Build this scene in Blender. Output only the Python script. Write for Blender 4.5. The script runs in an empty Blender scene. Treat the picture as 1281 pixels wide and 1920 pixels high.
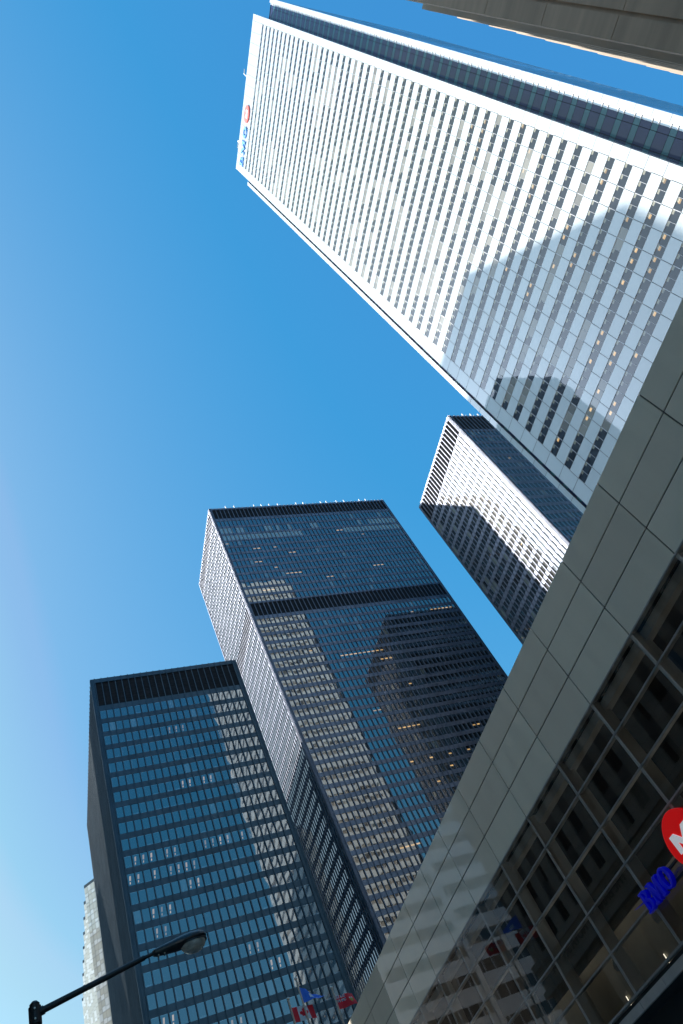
import bpy, math, random
from mathutils import Matrix, Vector
random.seed(7)
S = bpy.context.scene
COL = S.collection
EYE = 1.6

# ---------------------------------------------------------------- camera
CR = ((-0.1976855, 0.91126189, -0.36127857),
      (0.81205805, -0.05419997, -0.58105429),
      (0.54907391, 0.40824518, 0.72928301))        # camera axes right, down, forward in (south, west, up)
def wv(r): return Vector((-r[1], -r[0], r[2]))
cr, cd, cf = wv(CR[0]), wv(CR[1]), wv(CR[2])
cam = bpy.data.cameras.new('camera'); camo = bpy.data.objects.new('camera', cam); COL.objects.link(camo)
camo.matrix_world = Matrix(((cr.x, -cd.x, -cf.x, 0), (cr.y, -cd.y, -cf.y, 0), (cr.z, -cd.z, -cf.z, EYE), (0, 0, 0, 1)))
cam.sensor_fit = 'VERTICAL'; cam.sensor_height = 36.0; cam.sensor_width = 24.0
cam.lens = 1412.35 / 1920 * 36
cam.clip_start = 0.1; cam.clip_end = 5000
S.camera = camo

# ---------------------------------------------------------------- sky, sun, exposure
SUN = Vector((0.61, -0.44, 0.66)).normalized()
w = bpy.data.worlds.new('World'); S.world = w; w.use_nodes = True
nt = w.node_tree; bg = nt.nodes['Background']
sky = nt.nodes.new('ShaderNodeTexSky'); sky.sky_type = 'NISHITA'; sky.sun_disc = False
sky.sun_elevation = math.asin(SUN.z)
sky.sun_rotation = math.atan2(SUN.x, SUN.y)
sky.air_density = 1.0; sky.dust_density = 2.0; sky.ozone_density = 1.0
# colour balance of the sky: the deep, slightly cyan blue of a cold clear day
def skymath(op, a, b):
    x = nt.nodes.new('ShaderNodeMath'); x.operation = op
    for i, v in enumerate((a, b)):
        if isinstance(v, (int, float)): x.inputs[i].default_value = v
        else: nt.links.new(v, x.inputs[i])
    return x.outputs[0]
sep = nt.nodes.new('ShaderNodeSeparateColor'); cmb = nt.nodes.new('ShaderNodeCombineColor')
nt.links.new(sky.outputs[0], sep.inputs[0])
r_ = skymath('MINIMUM', skymath('MAXIMUM', skymath('SUBTRACT', skymath('MULTIPLY', sep.outputs[0], 1.12), 1.0), 0.17), skymath('MULTIPLY', sep.outputs[0], 0.72))
r_ = skymath('MAXIMUM', skymath('ADD', skymath('MULTIPLY', r_, 0.62), 0.14), skymath('MINIMUM', skymath('SUBTRACT', skymath('MULTIPLY', r_, 1.8), 1.48), r_))
g_ = skymath('MAXIMUM', skymath('ADD', skymath('MULTIPLY', sep.outputs[1], 0.62), 0.66), skymath('MINIMUM', skymath('SUBTRACT', skymath('MULTIPLY', sep.outputs[1], 1.3), 1.28), sep.outputs[1]))
b_ = skymath('MAXIMUM', skymath('ADD', skymath('MULTIPLY', sep.outputs[2], 0.36), 2.48), skymath('SUBTRACT', skymath('MULTIPLY', sep.outputs[2], 1.6), 4.0))
r_ = skymath('MINIMUM', r_, skymath('MAXIMUM', skymath('MULTIPLY', g_, 0.51), skymath('SUBTRACT', skymath('MULTIPLY', g_, 2.2), 5.1)))
for i, v in enumerate((r_, g_, b_)): nt.links.new(v, cmb.inputs[i])
nt.links.new(cmb.outputs[0], bg.inputs[0]); bg.inputs[1].default_value = 0.12
sl = bpy.data.lights.new('sun', 'SUN'); sl.energy = 5.0; sl.angle = math.radians(0.53); sl.color = (1.0, 0.95, 0.87)
so = bpy.data.objects.new('sun', sl); COL.objects.link(so)
so.rotation_euler = (-SUN).to_track_quat('-Z', 'Y').to_euler()
S.view_settings.view_transform = 'Standard'; S.view_settings.look = 'None'
S.view_settings.gamma = 1; S.view_settings.exposure = 0.82
S.cycles.max_bounces = 10; S.cycles.diffuse_bounces = 6; S.cycles.glossy_bounces = 6; S.cycles.transparent_max_bounces = 12
S.cycles.sample_clamp_indirect = 6

# ---------------------------------------------------------------- materials
class NT:
    def __init__(s, name):
        m = bpy.data.materials.new(name); m.use_nodes = True
        s.m = m; s.t = m.node_tree; s.t.nodes.clear()
        s.out = s.n('ShaderNodeOutputMaterial')
    def n(s, typ, **kw):
        x = s.t.nodes.new(typ)
        for k, v in kw.items(): setattr(x, k, v)
        return x
    def l(s, a, b): s.t.links.new(a, b)
    def math(s, op, a, b=None, c=None):
        x = s.n('ShaderNodeMath', operation=op)
        for i, v in enumerate((a, b, c)):
            if v is None: continue
            if isinstance(v, (int, float)): x.inputs[i].default_value = v
            else: s.l(v, x.inputs[i])
        return x.outputs[0]
    def vm(s, op, a, b=None, sc=None):
        x = s.n('ShaderNodeVectorMath', operation=op)
        for i, v in enumerate((a, b)):
            if v is None: continue
            if isinstance(v, tuple): x.inputs[i].default_value = v
            else: s.l(v, x.inputs[i])
        if sc is not None: x.inputs['Scale'].default_value = sc
        return x.outputs[0]
    def mixc(s, f, a, b):
        x = s.n('ShaderNodeMix', data_type='RGBA')
        for i, v in ((0, f), (6, a), (7, b)):
            if isinstance(v, (int, float)): x.inputs[i].default_value = v
            elif isinstance(v, tuple): x.inputs[i].default_value = (*v, 1)
            else: s.l(v, x.inputs[i])
        return x.outputs[2]
    def noise(s, scale, vec=None, detail=3, rough=0.5):
        x = s.n('ShaderNodeTexNoise'); x.inputs['Scale'].default_value = scale
        x.inputs['Detail'].default_value = detail; x.inputs['Roughness'].default_value = rough
        if vec is not None: s.l(vec, x.inputs['Vector'])
        return x
    def obj(s, scale=(1, 1, 1)):
        c = s.n('ShaderNodeTexCoord').outputs['Object']
        return s.vm('MULTIPLY', c, scale) if scale != (1, 1, 1) else c

def plain(name, col, rough=0.5, metal=0.0, var=0.15, scale=0.5, stretch=(1, 1, 1), spec=0.5, bump=0.0, coat=0.0):
    k = NT(name); p = k.n('ShaderNodeBsdfPrincipled')
    n = k.noise(scale, k.obj(stretch), 4, 0.55)
    lo = tuple(c * (1 - var) for c in col); hi = tuple(min(1, c * (1 + var)) for c in col)
    mr = k.n('ShaderNodeMapRange'); mr.inputs[1].default_value = 0.3; mr.inputs[2].default_value = 0.7
    k.l(n.outputs[0], mr.inputs[0])
    k.l(k.mixc(mr.outputs[0], lo, hi), p.inputs['Base Color'])
    p.inputs['Roughness'].default_value = rough; p.inputs['Metallic'].default_value = metal
    p.inputs['Specular IOR Level'].default_value = spec
    p.inputs['Coat Weight'].default_value = coat; p.inputs['Coat Roughness'].default_value = 0.04
    if bump:
        b = k.n('ShaderNodeBump'); b.inputs['Strength'].default_value = bump
        k.l(n.outputs[0], b.inputs['Height']); k.l(b.outputs[0], p.inputs['Normal'])
    k.l(p.outputs[0], k.out.inputs[0])
    return k.m

def wavy(k, tilt, wav, scale, stretch=(1, 1, 1)):
    """surface normal of float glass: each pane a little tilted, each a little wavy"""
    at = k.n('ShaderNodeAttribute', attribute_name='pane')
    g = k.n('ShaderNodeNewGeometry')
    sep = k.n('ShaderNodeSeparateColor'); k.l(at.outputs['Color'], sep.inputs[0])
    wn = k.n('ShaderNodeTexWhiteNoise', noise_dimensions='1D'); k.l(k.math('MULTIPLY', sep.outputs[0], 977.3), wn.inputs['W'])
    t = k.vm('SCALE', k.vm('SUBTRACT', wn.outputs['Color'], (0.5, 0.5, 0.5)), sc=tilt)
    off = k.vm('SCALE', wn.outputs['Color'], sc=40.0)
    no = k.noise(scale, k.vm('ADD', k.obj(stretch), off), 1.5, 0.4)
    nv = k.vm('SCALE', k.vm('SUBTRACT', no.outputs['Color'], (0.5, 0.5, 0.5)), sc=wav)
    return k.vm('NORMALIZE', k.vm('ADD', g.outputs['Normal'], k.vm('ADD', t, nv))), sep, at

def glass(name, dark, blind, ior, tilt, wav, scale, stretch=(1, 1, 1), tint=(0.95, 0.97, 1.0), haze=0.0, lamp=None,
          frame=None, glow=3.0, patch=None, ceil=None):
    """reflective office glass with what is seen of the room behind it: dark room, blind, lit ceiling lamps"""
    k = NT(name)
    nrm, sep, at = wavy(k, tilt, wav, scale, stretch)
    uv = k.n('ShaderNodeSeparateXYZ'); k.l(k.n('ShaderNodeUVMap').outputs[0], uv.inputs[0])
    u, v = uv.outputs[0], uv.outputs[1]
    col = k.mixc(sep.outputs[1], dark, blind)
    def between(x, a, b): return k.math('MULTIPLY', k.math('GREATER_THAN', x, a), k.math('LESS_THAN', x, b))
    if frame:      # pale column, ceiling edge or sill of the room seen just inside the pane
        wn = k.n('ShaderNodeTexWhiteNoise', noise_dimensions='1D'); k.l(k.math('MULTIPLY', sep.outputs[0], 331.7), wn.inputs['W'])
        ws = k.n('ShaderNodeSeparateColor'); k.l(wn.outputs['Color'], ws.inputs[0])
        a = k.math('MULTIPLY', k.math('GREATER_THAN', v, 0.93), k.math('GREATER_THAN', ws.outputs[0], 0.35))
        b = k.math('MULTIPLY', k.math('LESS_THAN', u, k.math('MULTIPLY', ws.outputs[1], 0.22)), k.math('GREATER_THAN', ws.outputs[2], 0.45))
        c = k.math('MULTIPLY', k.math('LESS_THAN', v, k.math('MULTIPLY', ws.outputs[1], 0.16)), k.math('LESS_THAN', ws.outputs[2], 0.3))
        f = k.math('MULTIPLY', k.math('MAXIMUM', a, k.math('MAXIMUM', b, c)), k.math('LESS_THAN', sep.outputs[1], 0.5))
        col = k.mixc(f, col, frame)
    if patch:  # lit ceiling painted as a pale upper corner of the pane
        f = k.math('MULTIPLY', k.math('GREATER_THAN', v, 0.72), k.math('MULTIPLY', k.math('GREATER_THAN', u, 0.62), k.math('LESS_THAN', sep.outputs[1], 0.5)))
        col = k.mixc(f, col, patch)
    df = k.n('ShaderNodeBsdfDiffuse'); k.l(col, df.inputs[0])
    base = df.outputs[0]
    if lamp:
        us = k.math('ADD', u, k.math('MULTIPLY', v, -0.22))
        if lamp == 'twin':
            m1 = k.math('MULTIPLY', between(us, 0.16, 0.24), between(v, 0.42, 0.80))
            m2 = k.math('MULTIPLY', between(us, 0.27, 0.35), between(v, 0.42, 0.80))
            m3 = k.math('MULTIPLY', between(us, 0.20, 0.33), between(v, 0.14, 0.32))
            ms = k.math('MAXIMUM', m1, k.math('MAXIMUM', m2, m3))
        elif lamp == 'bar':
            ms = k.math('MULTIPLY', between(u, 0.15, 0.85), between(v, 0.44, 0.60))
        else:
            ms = k.math('MULTIPLY', between(u, 0.55, 0.95), between(v, 0.52, 0.80))
        em = k.n('ShaderNodeEmission'); em.inputs[0].default_value = (1.0, 0.62, 0.24, 1) if lamp != 'twin' else (1.0, 0.72, 0.5, 1)
        k.l(k.math('MULTIPLY', k.math('MULTIPLY', ms, sep.outputs[2]), glow), em.inputs[1])
        ad = k.n('ShaderNodeAddShader'); k.l(base, ad.inputs[0]); k.l(em.outputs[0], ad.inputs[1]); base = ad.outputs[0]
    gl = k.n('ShaderNodeBsdfAnisotropic', distribution='GGX') if hasattr(bpy.types, 'ShaderNodeBsdfAnisotropic') else k.n('ShaderNodeBsdfGlossy')
    gl.inputs['Color'].default_value = (*tint, 1); gl.inputs['Roughness'].default_value = 0.015
    k.l(nrm, gl.inputs['Normal'])
    refl = gl.outputs[0]
    if haze:       # film of dirt: a faint broad sheen
        g2 = k.n('ShaderNodeBsdfAnisotropic', distribution='GGX') if hasattr(bpy.types, 'ShaderNodeBsdfAnisotropic') else k.n('ShaderNodeBsdfGlossy')
        g2.inputs['Color'].default_value = (*tint, 1); g2.inputs['Roughness'].default_value = 0.33
        mx = k.n('ShaderNodeMixShader'); mx.inputs[0].default_value = haze
        k.l(refl, mx.inputs[1]); k.l(g2.outputs[0], mx.inputs[2]); refl = mx.outputs[0]
    fr = k.n('ShaderNodeFresnel'); fr.inputs[0].default_value = ior; k.l(nrm, fr.inputs[1])
    ms_ = k.n('ShaderNodeMixShader'); k.l(fr.outputs[0], ms_.inputs[0]); k.l(base, ms_.inputs[1]); k.l(refl, ms_.inputs[2])
    k.l(ms_.outputs[0], k.out.inputs[0])
    return k.m

def panel_mat(name, col, ior, tilt, wav, scale, var=0.04, rough=0.02, tint=(1, 1, 1), dirt=0.12):
    """back-painted glass panel: even paint under a clear, slightly uneven sheet"""
    k = NT(name)
    nrm, sep, at = wavy(k, tilt, wav, scale)
    wn = k.n('ShaderNodeTexWhiteNoise', noise_dimensions='1D'); k.l(k.math('MULTIPLY', sep.outputs[0], 613.1), wn.inputs['W'])
    lo = tuple(c * (1 - var) for c in col); hi = tuple(min(1, c * (1 + var)) for c in col)
    c = k.mixc(wn.outputs['Value'], lo, hi)
    n2 = k.noise(0.9, k.obj((1, 1, 0.18)), 5, 0.65)
    c = k.mixc(k.math('MULTIPLY', n2.outputs[0], dirt), c, tuple(x * 0.60 for x in col))
    df = k.n('ShaderNodeBsdfDiffuse'); k.l(c, df.inputs[0])
    gl = k.n('ShaderNodeBsdfAnisotropic', distribution='GGX') if hasattr(bpy.types, 'ShaderNodeBsdfAnisotropic') else k.n('ShaderNodeBsdfGlossy')
    gl.inputs['Color'].default_value = (*tint, 1); gl.inputs['Roughness'].default_value = rough; k.l(nrm, gl.inputs['Normal'])
    fr = k.n('ShaderNodeFresnel'); fr.inputs[0].default_value = ior; k.l(nrm, fr.inputs[1])
    ms_ = k.n('ShaderNodeMixShader'); k.l(fr.outputs[0], ms_.inputs[0]); k.l(df.outputs[0], ms_.inputs[1]); k.l(gl.outputs[0], ms_.inputs[2])
    k.l(ms_.outputs[0], k.out.inputs[0])
    return k.m

def clear_glass(name, ior=1.70, tint=(0.92, 0.93, 0.91)):
    k = NT(name)
    nrm, sep, at = wavy(k, 0.002, 0.0022, 0.4)
    tr = k.n('ShaderNodeBsdfTransparent'); tr.inputs[0].default_value = (*tint, 1)
    gl = k.n('ShaderNodeBsdfAnisotropic', distribution='GGX') if hasattr(bpy.types, 'ShaderNodeBsdfAnisotropic') else k.n('ShaderNodeBsdfGlossy')
    gl.inputs['Roughness'].default_value = 0.01; gl.inputs['Color'].default_value = (1, 1, 1, 1); k.l(nrm, gl.inputs['Normal'])
    fr = k.n('ShaderNodeFresnel'); fr.inputs[0].default_value = ior; k.l(nrm, fr.inputs[1])
    ms_ = k.n('ShaderNodeMixShader'); k.l(fr.outputs[0], ms_.inputs[0]); k.l(tr.outputs[0], ms_.inputs[1]); k.l(gl.outputs[0], ms_.inputs[2])
    k.l(ms_.outputs[0], k.out.inputs[0])
    return k.m

def stone(name, col, joint=(0.06, 0.055, 0.05), bw=1.2, bh=0.6, mortar=0.012, rot=(0, 0, 0), rough=0.85):
    k = NT(name); p = k.n('ShaderNodeBsdfPrincipled')
    mp = k.n('ShaderNodeMapping'); mp.inputs['Rotation'].default_value = rot
    k.l(k.obj(), mp.inputs[0])
    br = k.n('ShaderNodeTexBrick'); k.l(mp.outputs[0], br.inputs['Vector'])
    br.inputs['Color1'].default_value = (*[c * 0.88 for c in col], 1); br.inputs['Color2'].default_value = (*[c * 1.08 for c in col], 1)
    br.inputs['Mortar'].default_value = (*joint, 1); br.inputs['Scale'].default_value = 1.0
    br.inputs['Brick Width'].default_value = bw; br.inputs['Row Height'].default_value = bh; br.inputs['Mortar Size'].default_value = mortar
    n = k.noise(0.7, k.obj((1, 1, 0.3)), 5, 0.6)
    k.l(k.mixc(k.math('MULTIPLY', n.outputs[0], 0.5), br.outputs[0], tuple(c * 0.7 for c in col)), p.inputs['Base Color'])
    p.inputs['Roughness'].default_value = rough; p.inputs['Specular IOR Level'].default_value = 0.25
    k.l(p.outputs[0], k.out.inputs[0])
    return k.m

M = {}
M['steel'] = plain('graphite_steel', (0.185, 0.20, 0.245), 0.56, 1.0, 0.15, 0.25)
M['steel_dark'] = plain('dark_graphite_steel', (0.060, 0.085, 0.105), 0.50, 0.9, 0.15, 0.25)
M['louvre'] = plain('louvre_black', (0.014, 0.016, 0.020), 0.8, 0.0, 0.45, 0.8, (0.6, 0.6, 9), spec=0.12)
M['bronze_glass'] = glass('bronze_glass', (0.006, 0.009, 0.012), (0.20, 0.215, 0.185), 3.3, 0.006, 0.012, 0.40, (1, 1, 1.3), haze=0.03, lamp='bar', glow=0.6, tint=(1.0, 0.98, 0.93))
M['bank_glass'] = glass('blue_office_glass', (0.003, 0.010, 0.026), (0.11, 0.15, 0.18), 3.1, 0.005, 0.016, 0.40, (1, 1, 0.5), haze=0.03, lamp='twin', frame=(0.09, 0.14, 0.19), glow=0.38, tint=(1.0, 0.98, 0.93))
M['white_panel'] = panel_mat('white_fritted_glass', (0.55, 0.60, 0.635), 1.55, 0.003, 0.006, 0.25)
M['white_back'] = plain('panel_backing', (0.13, 0.12, 0.14), 0.7)
M['window_bar'] = plain('window_bar', (0.42, 0.42, 0.44), 0.4, 0.3)
M['ribbon_glass'] = glass('ribbon_window_glass', (0.022, 0.026, 0.034), (0.25, 0.24, 0.215), 1.62, 0.006, 0.010, 0.3, haze=0.06, lamp='block', glow=0.5, patch=(0.26, 0.25, 0.20))
M['notch_glass'] = glass('corner_glass', (0.030, 0.036, 0.095), (0.05, 0.14, 0.17), 1.45, 0.005, 0.008, 0.3)
M['white_bar'] = plain('white_mullion', (0.75, 0.75, 0.76), 0.4)
M['sign_red'] = plain('glare_pale_red', (0.85, 0.13, 0.11), 0.45, var=0.05)  # red paled in the colour for glare on the sunlit high sign
M['sign_blue'] = plain('sign_light_blue', (0.09, 0.33, 0.78), 0.45, var=0.05)  # blue lightened likewise, sun glare put into the colour
M['red'] = plain('sign_red', (0.95, 0.008, 0.008), 0.3, var=0.04, coat=0.3)
M['blue'] = plain('sign_blue', (0.006, 0.010, 0.85), 0.28, var=0.05, coat=0.3)
for nm, ec, es in (('red', (1, 0, 0), .16), ('blue', (0, 0, 1), .04)):  # slight glow added to brighten the letters and roundel in the shade
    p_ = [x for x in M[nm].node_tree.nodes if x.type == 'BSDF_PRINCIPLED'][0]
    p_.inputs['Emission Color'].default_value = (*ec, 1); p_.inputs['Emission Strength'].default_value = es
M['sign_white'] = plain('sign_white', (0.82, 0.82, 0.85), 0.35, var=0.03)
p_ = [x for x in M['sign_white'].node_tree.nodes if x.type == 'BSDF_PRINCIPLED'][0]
p_.inputs['Emission Color'].default_value = (.95, .95, 1, 1); p_.inputs['Emission Strength'].default_value = .18  # emblem also given an added glow to lift it out of shade
M['white'] = plain('white_paint', (0.78, 0.78, 0.80), 0.4, var=0.04)
M['gold_glass'] = glass('gold_mirror_glass', (0.46, 0.42, 0.34), (0.70, 0.69, 0.66), 2.7, 0.015, 0.010, 0.3, tint=(1.0, 0.95, 0.84), haze=0.15)
M['gold_frame'] = plain('gold_frame', (0.24, 0.24, 0.22), 0.4, 0.1)
M['concrete'] = plain('precast_concrete', (0.58, 0.41, 0.29), 0.85, 0, 0.16, 1.0, (1, 0.12, 1.3))
M['concrete_plain'] = plain('concrete_fin', (0.52, 0.43, 0.34), 0.8, 0, 0.2, 0.8, (1, 1, 0.2))
M['lime'] = stone('limestone', (0.52, 0.44, 0.355), (0.16, 0.14, 0.12), 1.6, 0.8, 0.015, (0, math.radians(90), math.radians(90)))
M['lime_dark'] = plain('dark_stone_spandrel', (0.15, 0.13, 0.115), 0.7, 0, 0.25, 1.5)
M['stainless'] = plain('stainless_cladding', (0.55, 0.57, 0.60), 0.35, 0.5, 0.08, 0.3)
M['dull_glass'] = glass('dull_window_glass', (0.02, 0.024, 0.028), (0.22, 0.20, 0.17), 1.8, 0.012, 0.02, 0.5)
M['podium_panel'] = panel_mat('grey_glass_panel', (0.97, 0.84, 0.68), 1.75, 0.0015, 0.0022, 0.35, 0.08, dirt=0.26)
M['podium_glass'] = clear_glass('clear_pane_glass')
M['podium_joint'] = plain('joint_gasket', (0.10, 0.07, 0.065), 0.6)
M['alu'] = plain('aluminium', (0.50, 0.50, 0.50), 0.38, 0.4, 0.12, 2.0)
M['fin'] = plain('aluminium_fin', (0.82, 0.81, 0.79), 0.5, 0.2, 0.10, 1.2, (1, 1, 0.3))
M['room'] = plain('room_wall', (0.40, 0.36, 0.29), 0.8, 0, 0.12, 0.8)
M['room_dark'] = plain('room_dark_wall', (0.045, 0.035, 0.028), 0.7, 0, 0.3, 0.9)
M['ceiling'] = plain('room_ceiling', (0.45, 0.42, 0.36), 0.8)
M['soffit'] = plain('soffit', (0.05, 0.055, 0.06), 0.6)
M['fascia'] = plain('fascia_metal', (0.55, 0.50, 0.47), 0.5, 0.2, 0.1, 1.5)
M['lamp_black'] = plain('lamp_paint', (0.018, 0.016, 0.018), 0.38, 0, 0.5, 9.0, bump=0.15, coat=0.25)
M['pole_black'] = plain('pole_paint', (0.012, 0.011, 0.013), 0.45, 0, 0.3, 6.0)
M['flagpole'] = plain('flagpole_paint', (0.62, 0.52, 0.44), 0.35, 0.4, 0.2, 3.0)
M['asphalt'] = plain('asphalt', (0.09, 0.088, 0.085), 0.9, 0, 0.3, 2.0)
M['pavement'] = plain('pavement', (0.45, 0.43, 0.40), 0.85, 0, 0.15, 1.5)
M['roadpaint'] = plain('road_paint', (0.75, 0.74, 0.70), 0.7)
M['earth'] = plain('city_ground', (0.33, 0.345, 0.36), 0.9, 0, 0.3, 0.05)
def lens_mat():
    k = NT('lamp_lens'); p = k.n('ShaderNodeBsdfPrincipled')
    n = k.noise(5.0, k.obj((1, 2.5, 2)), 3, 0.6)
    k.l(k.mixc(n.outputs[0], (0.10, 0.09, 0.08), (0.85, 0.78, 0.68)), p.inputs['Base Color'])  # pale mottling painted in for bright glassy streaks on the bowl
    p.inputs['Roughness'].default_value = 0.12; p.inputs['Transmission Weight'].default_value = 0.25; p.inputs['IOR'].default_value = 1.5
    b = k.n('ShaderNodeBump'); b.inputs['Strength'].default_value = 0.6; b.inputs['Distance'].default_value = 0.02
    k.l(n.outputs[0], b.inputs['Height']); k.l(b.outputs[0], p.inputs['Normal'])
    k.l(p.outputs[0], k.out.inputs[0]); return k.m
M['lens'] = lens_mat()
def tube_mat():
    k = NT('fluorescent_or_fill_tube'); e = k.n('ShaderNodeEmission'); e.inputs[0].default_value = (1, .93, .74, 1); e.inputs[1].default_value = 0.8
    k.l(e.outputs[0], k.out.inputs[0]); return k.m
M['tube'] = tube_mat()
def cloth(name, col):
    k = NT(name); d = k.n('ShaderNodeBsdfPrincipled'); d.inputs['Base Color'].default_value = (*col, 1)
    d.inputs['Roughness'].default_value = 0.75; d.inputs['Sheen Weight'].default_value = 0.15
    k.l(d.outputs[0], k.out.inputs[0]); return k.m
M['f_red'] = cloth('flag_red', (0.88, 0.012, 0.03)); M['f_white'] = cloth('flag_white', (0.78, 0.78, 0.80))
M['f_blue'] = cloth('flag_blue', (0.015, 0.16, 0.72)); M['f_navy'] = cloth('flag_navy', (0.012, 0.02, 0.16))
M['f_green'] = cloth('flag_green', (0.05, 0.25, 0.06)); M['f_gold'] = cloth('flag_gold', (0.75, 0.5, 0.05))

# ---------------------------------------------------------------- mesh helpers (z values: heights above the camera's eye, so + EYE)
BASE = {}
class MB:
    def __init__(s): s.v = []; s.f = []; s.mi = []; s.uv = []; s.c = []
    def poly(s, pts, m=0, uv=None, col=(0, 0, 0, 0)):
        i = len(s.v); s.v += [tuple(p) for p in pts]; n = len(pts)
        s.f.append(tuple(range(i, i + n))); s.mi.append(m)
        s.uv.append(uv or [(0, 0), (1, 0), (1, 1), (0, 1)][:n] if n <= 4 else [(0, 0)] * n); s.c.append(col)
    def pane(s, p, ud, wd, z0, z1, m=0, col=(0, 0, 0, 0)):
        a = (p[0], p[1]); b = (p[0] + ud[0] * wd, p[1] + ud[1] * wd)
        s.poly(((*a, z0), (*b, z0), (*b, z1), (*a, z1)), m, None, col)
    def box(s, x0, x1, y0, y1, z0, z1, m=0, col=(0, 0, 0, 0), skip=''):
        x0, x1 = min(x0, x1), max(x0, x1); y0, y1 = min(y0, y1), max(y0, y1); z0, z1 = min(z0, z1), max(z0, z1)
        if 'x' not in skip:
            s.poly(((x0, y1, z0), (x0, y0, z0), (x0, y0, z1), (x0, y1, z1)), m, None, col)
            s.poly(((x1, y0, z0), (x1, y1, z0), (x1, y1, z1), (x1, y0, z1)), m, None, col)
        if 'y' not in skip:
            s.poly(((x0, y0, z0), (x1, y0, z0), (x1, y0, z1), (x0, y0, z1)), m, None, col)
            s.poly(((x1, y1, z0), (x0, y1, z0), (x0, y1, z1), (x1, y1, z1)), m, None, col)
        if 'z' not in skip:
            s.poly(((x0, y1, z0), (x1, y1, z0), (x1, y0, z0), (x0, y0, z0)), m, None, col)
            s.poly(((x0, y0, z1), (x1, y0, z1), (x1, y1, z1), (x0, y1, z1)), m, None, col)
    def ring(s, x0, x1, y0, y1, z0, z1, d, m=0):
        """closed band round a rectangular plan, d deep"""
        s.box(x0, x1, y1 - d, y1, z0, z1, m); s.box(x0, x1, y0, y0 + d, z0, z1, m)
        s.box(x0, x0 + d, y0 + d, y1 - d, z0, z1, m, skip='y'); s.box(x1 - d, x1, y0 + d, y1 - d, z0, z1, m, skip='y')
    def tube(s, p0, p1, r0, r1, n=12, m=0, cap=True):
        p0 = Vector(p0); p1 = Vector(p1); d = (p1 - p0).normalized()
        a = d.orthogonal().normalized(); b = d.cross(a)
        A = [p0 + (a * math.cos(t) + b * math.sin(t)) * r0 for t in [2 * math.pi * i / n for i in range(n)]]
        B = [p1 + (a * math.cos(t) + b * math.sin(t)) * r1 for t in [2 * math.pi * i / n for i in range(n)]]
        for i in range(n):
            j = (i + 1) % n; s.poly((A[i], A[j], B[j], B[i]), m)
        if cap: s.poly(list(reversed(A)), m); s.poly(B, m)
    def build(s, name, mats, parent=None, smooth=False, kind=None, label=None):
        me = bpy.data.meshes.new(name)
        b = BASE[parent.name] if parent is not None else Vector((0, 0, 0))
        me.from_pydata([(x - b[0], y - b[1], z + EYE - b[2]) for x, y, z in s.v], [], s.f)
        if not isinstance(mats, (list, tuple)): mats = [mats]
        for m in mats: me.materials.append(M[m] if isinstance(m, str) else m)
        me.polygons.foreach_set('material_index', s.mi)
        ul = me.uv_layers.new(name='UVMap'); fl = []
        for q in s.uv:
            for t in q: fl += [t[0], t[1]]
        ul.data.foreach_set('uv', fl)
        ca = me.attributes.new('pane', 'FLOAT_COLOR', 'CORNER'); fl = []
        for f, c in zip(s.f, s.c): fl += list(c) * len(f)
        ca.data.foreach_set('color', fl)
        if smooth: me.polygons.foreach_set('use_smooth', [True] * len(s.f))
        me.update()
        o = bpy.data.objects.new(name, me); COL.objects.link(o)
        if parent is not None: o.parent = parent; BASE[o.name] = b
        else: BASE[o.name] = Vector((0, 0, 0))
        if kind: o['kind'] = kind
        if label: o['label'] = label
        return o

def thing(name, label, cat, loc, group=None):
    o = bpy.data.objects.new(name, None); COL.objects.link(o); o.location = loc
    o.empty_display_size = 0.5
    o['label'] = label; o['category'] = cat
    if group: o['group'] = group
    BASE[o.name] = Vector(loc); return o
def tag(o, label, cat, group=None):
    o['label'] = label; o['category'] = cat
    if group: o['group'] = group

NF, EF, SF, WF = (-1, 0), (0, 1), (1, 0), (0, -1)      # running directions so that faces look north, east, south, west

# ---------------------------------------------------------------- ground
G = -EYE
m = MB(); m.poly(((-2500, -2500, G), (2500, -2500, G), (2500, 2500, G), (-2500, 2500, G))); m.build('ground', 'earth', kind='structure')
m = MB(); m.poly(((-14.5, -420, G + .004), (-1.0, -420, G + .004), (-1.0, 200, G + .004), (-14.5, 200, G + .004)))
m.build('road', 'asphalt', kind='structure')
m = MB(); m.poly(((-180, -98, G + .008), (120, -98, G + .008), (120, -82, G + .008), (-180, -82, G + .008)))
m.build('cross_road', 'asphalt', kind='structure')
for a, b in ((-20.6, -14.5), (-1.0, 8.0)):
    for c, d in ((-78, 60), (-112, -102)):
        m = MB(); m.box(a, b, c, d, G, G + .13); m.build('pavement', 'pavement', kind='structure')
for yy in range(-76, 60, 9):
    m = MB(); m.poly(((-7.8, yy, G + .012), (-7.65, yy, G + .012), (-7.65, yy + 3, G + .012), (-7.8, yy + 3, G + .012)))
    m.build('lane_marking', 'roadpaint', kind='structure')

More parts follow.
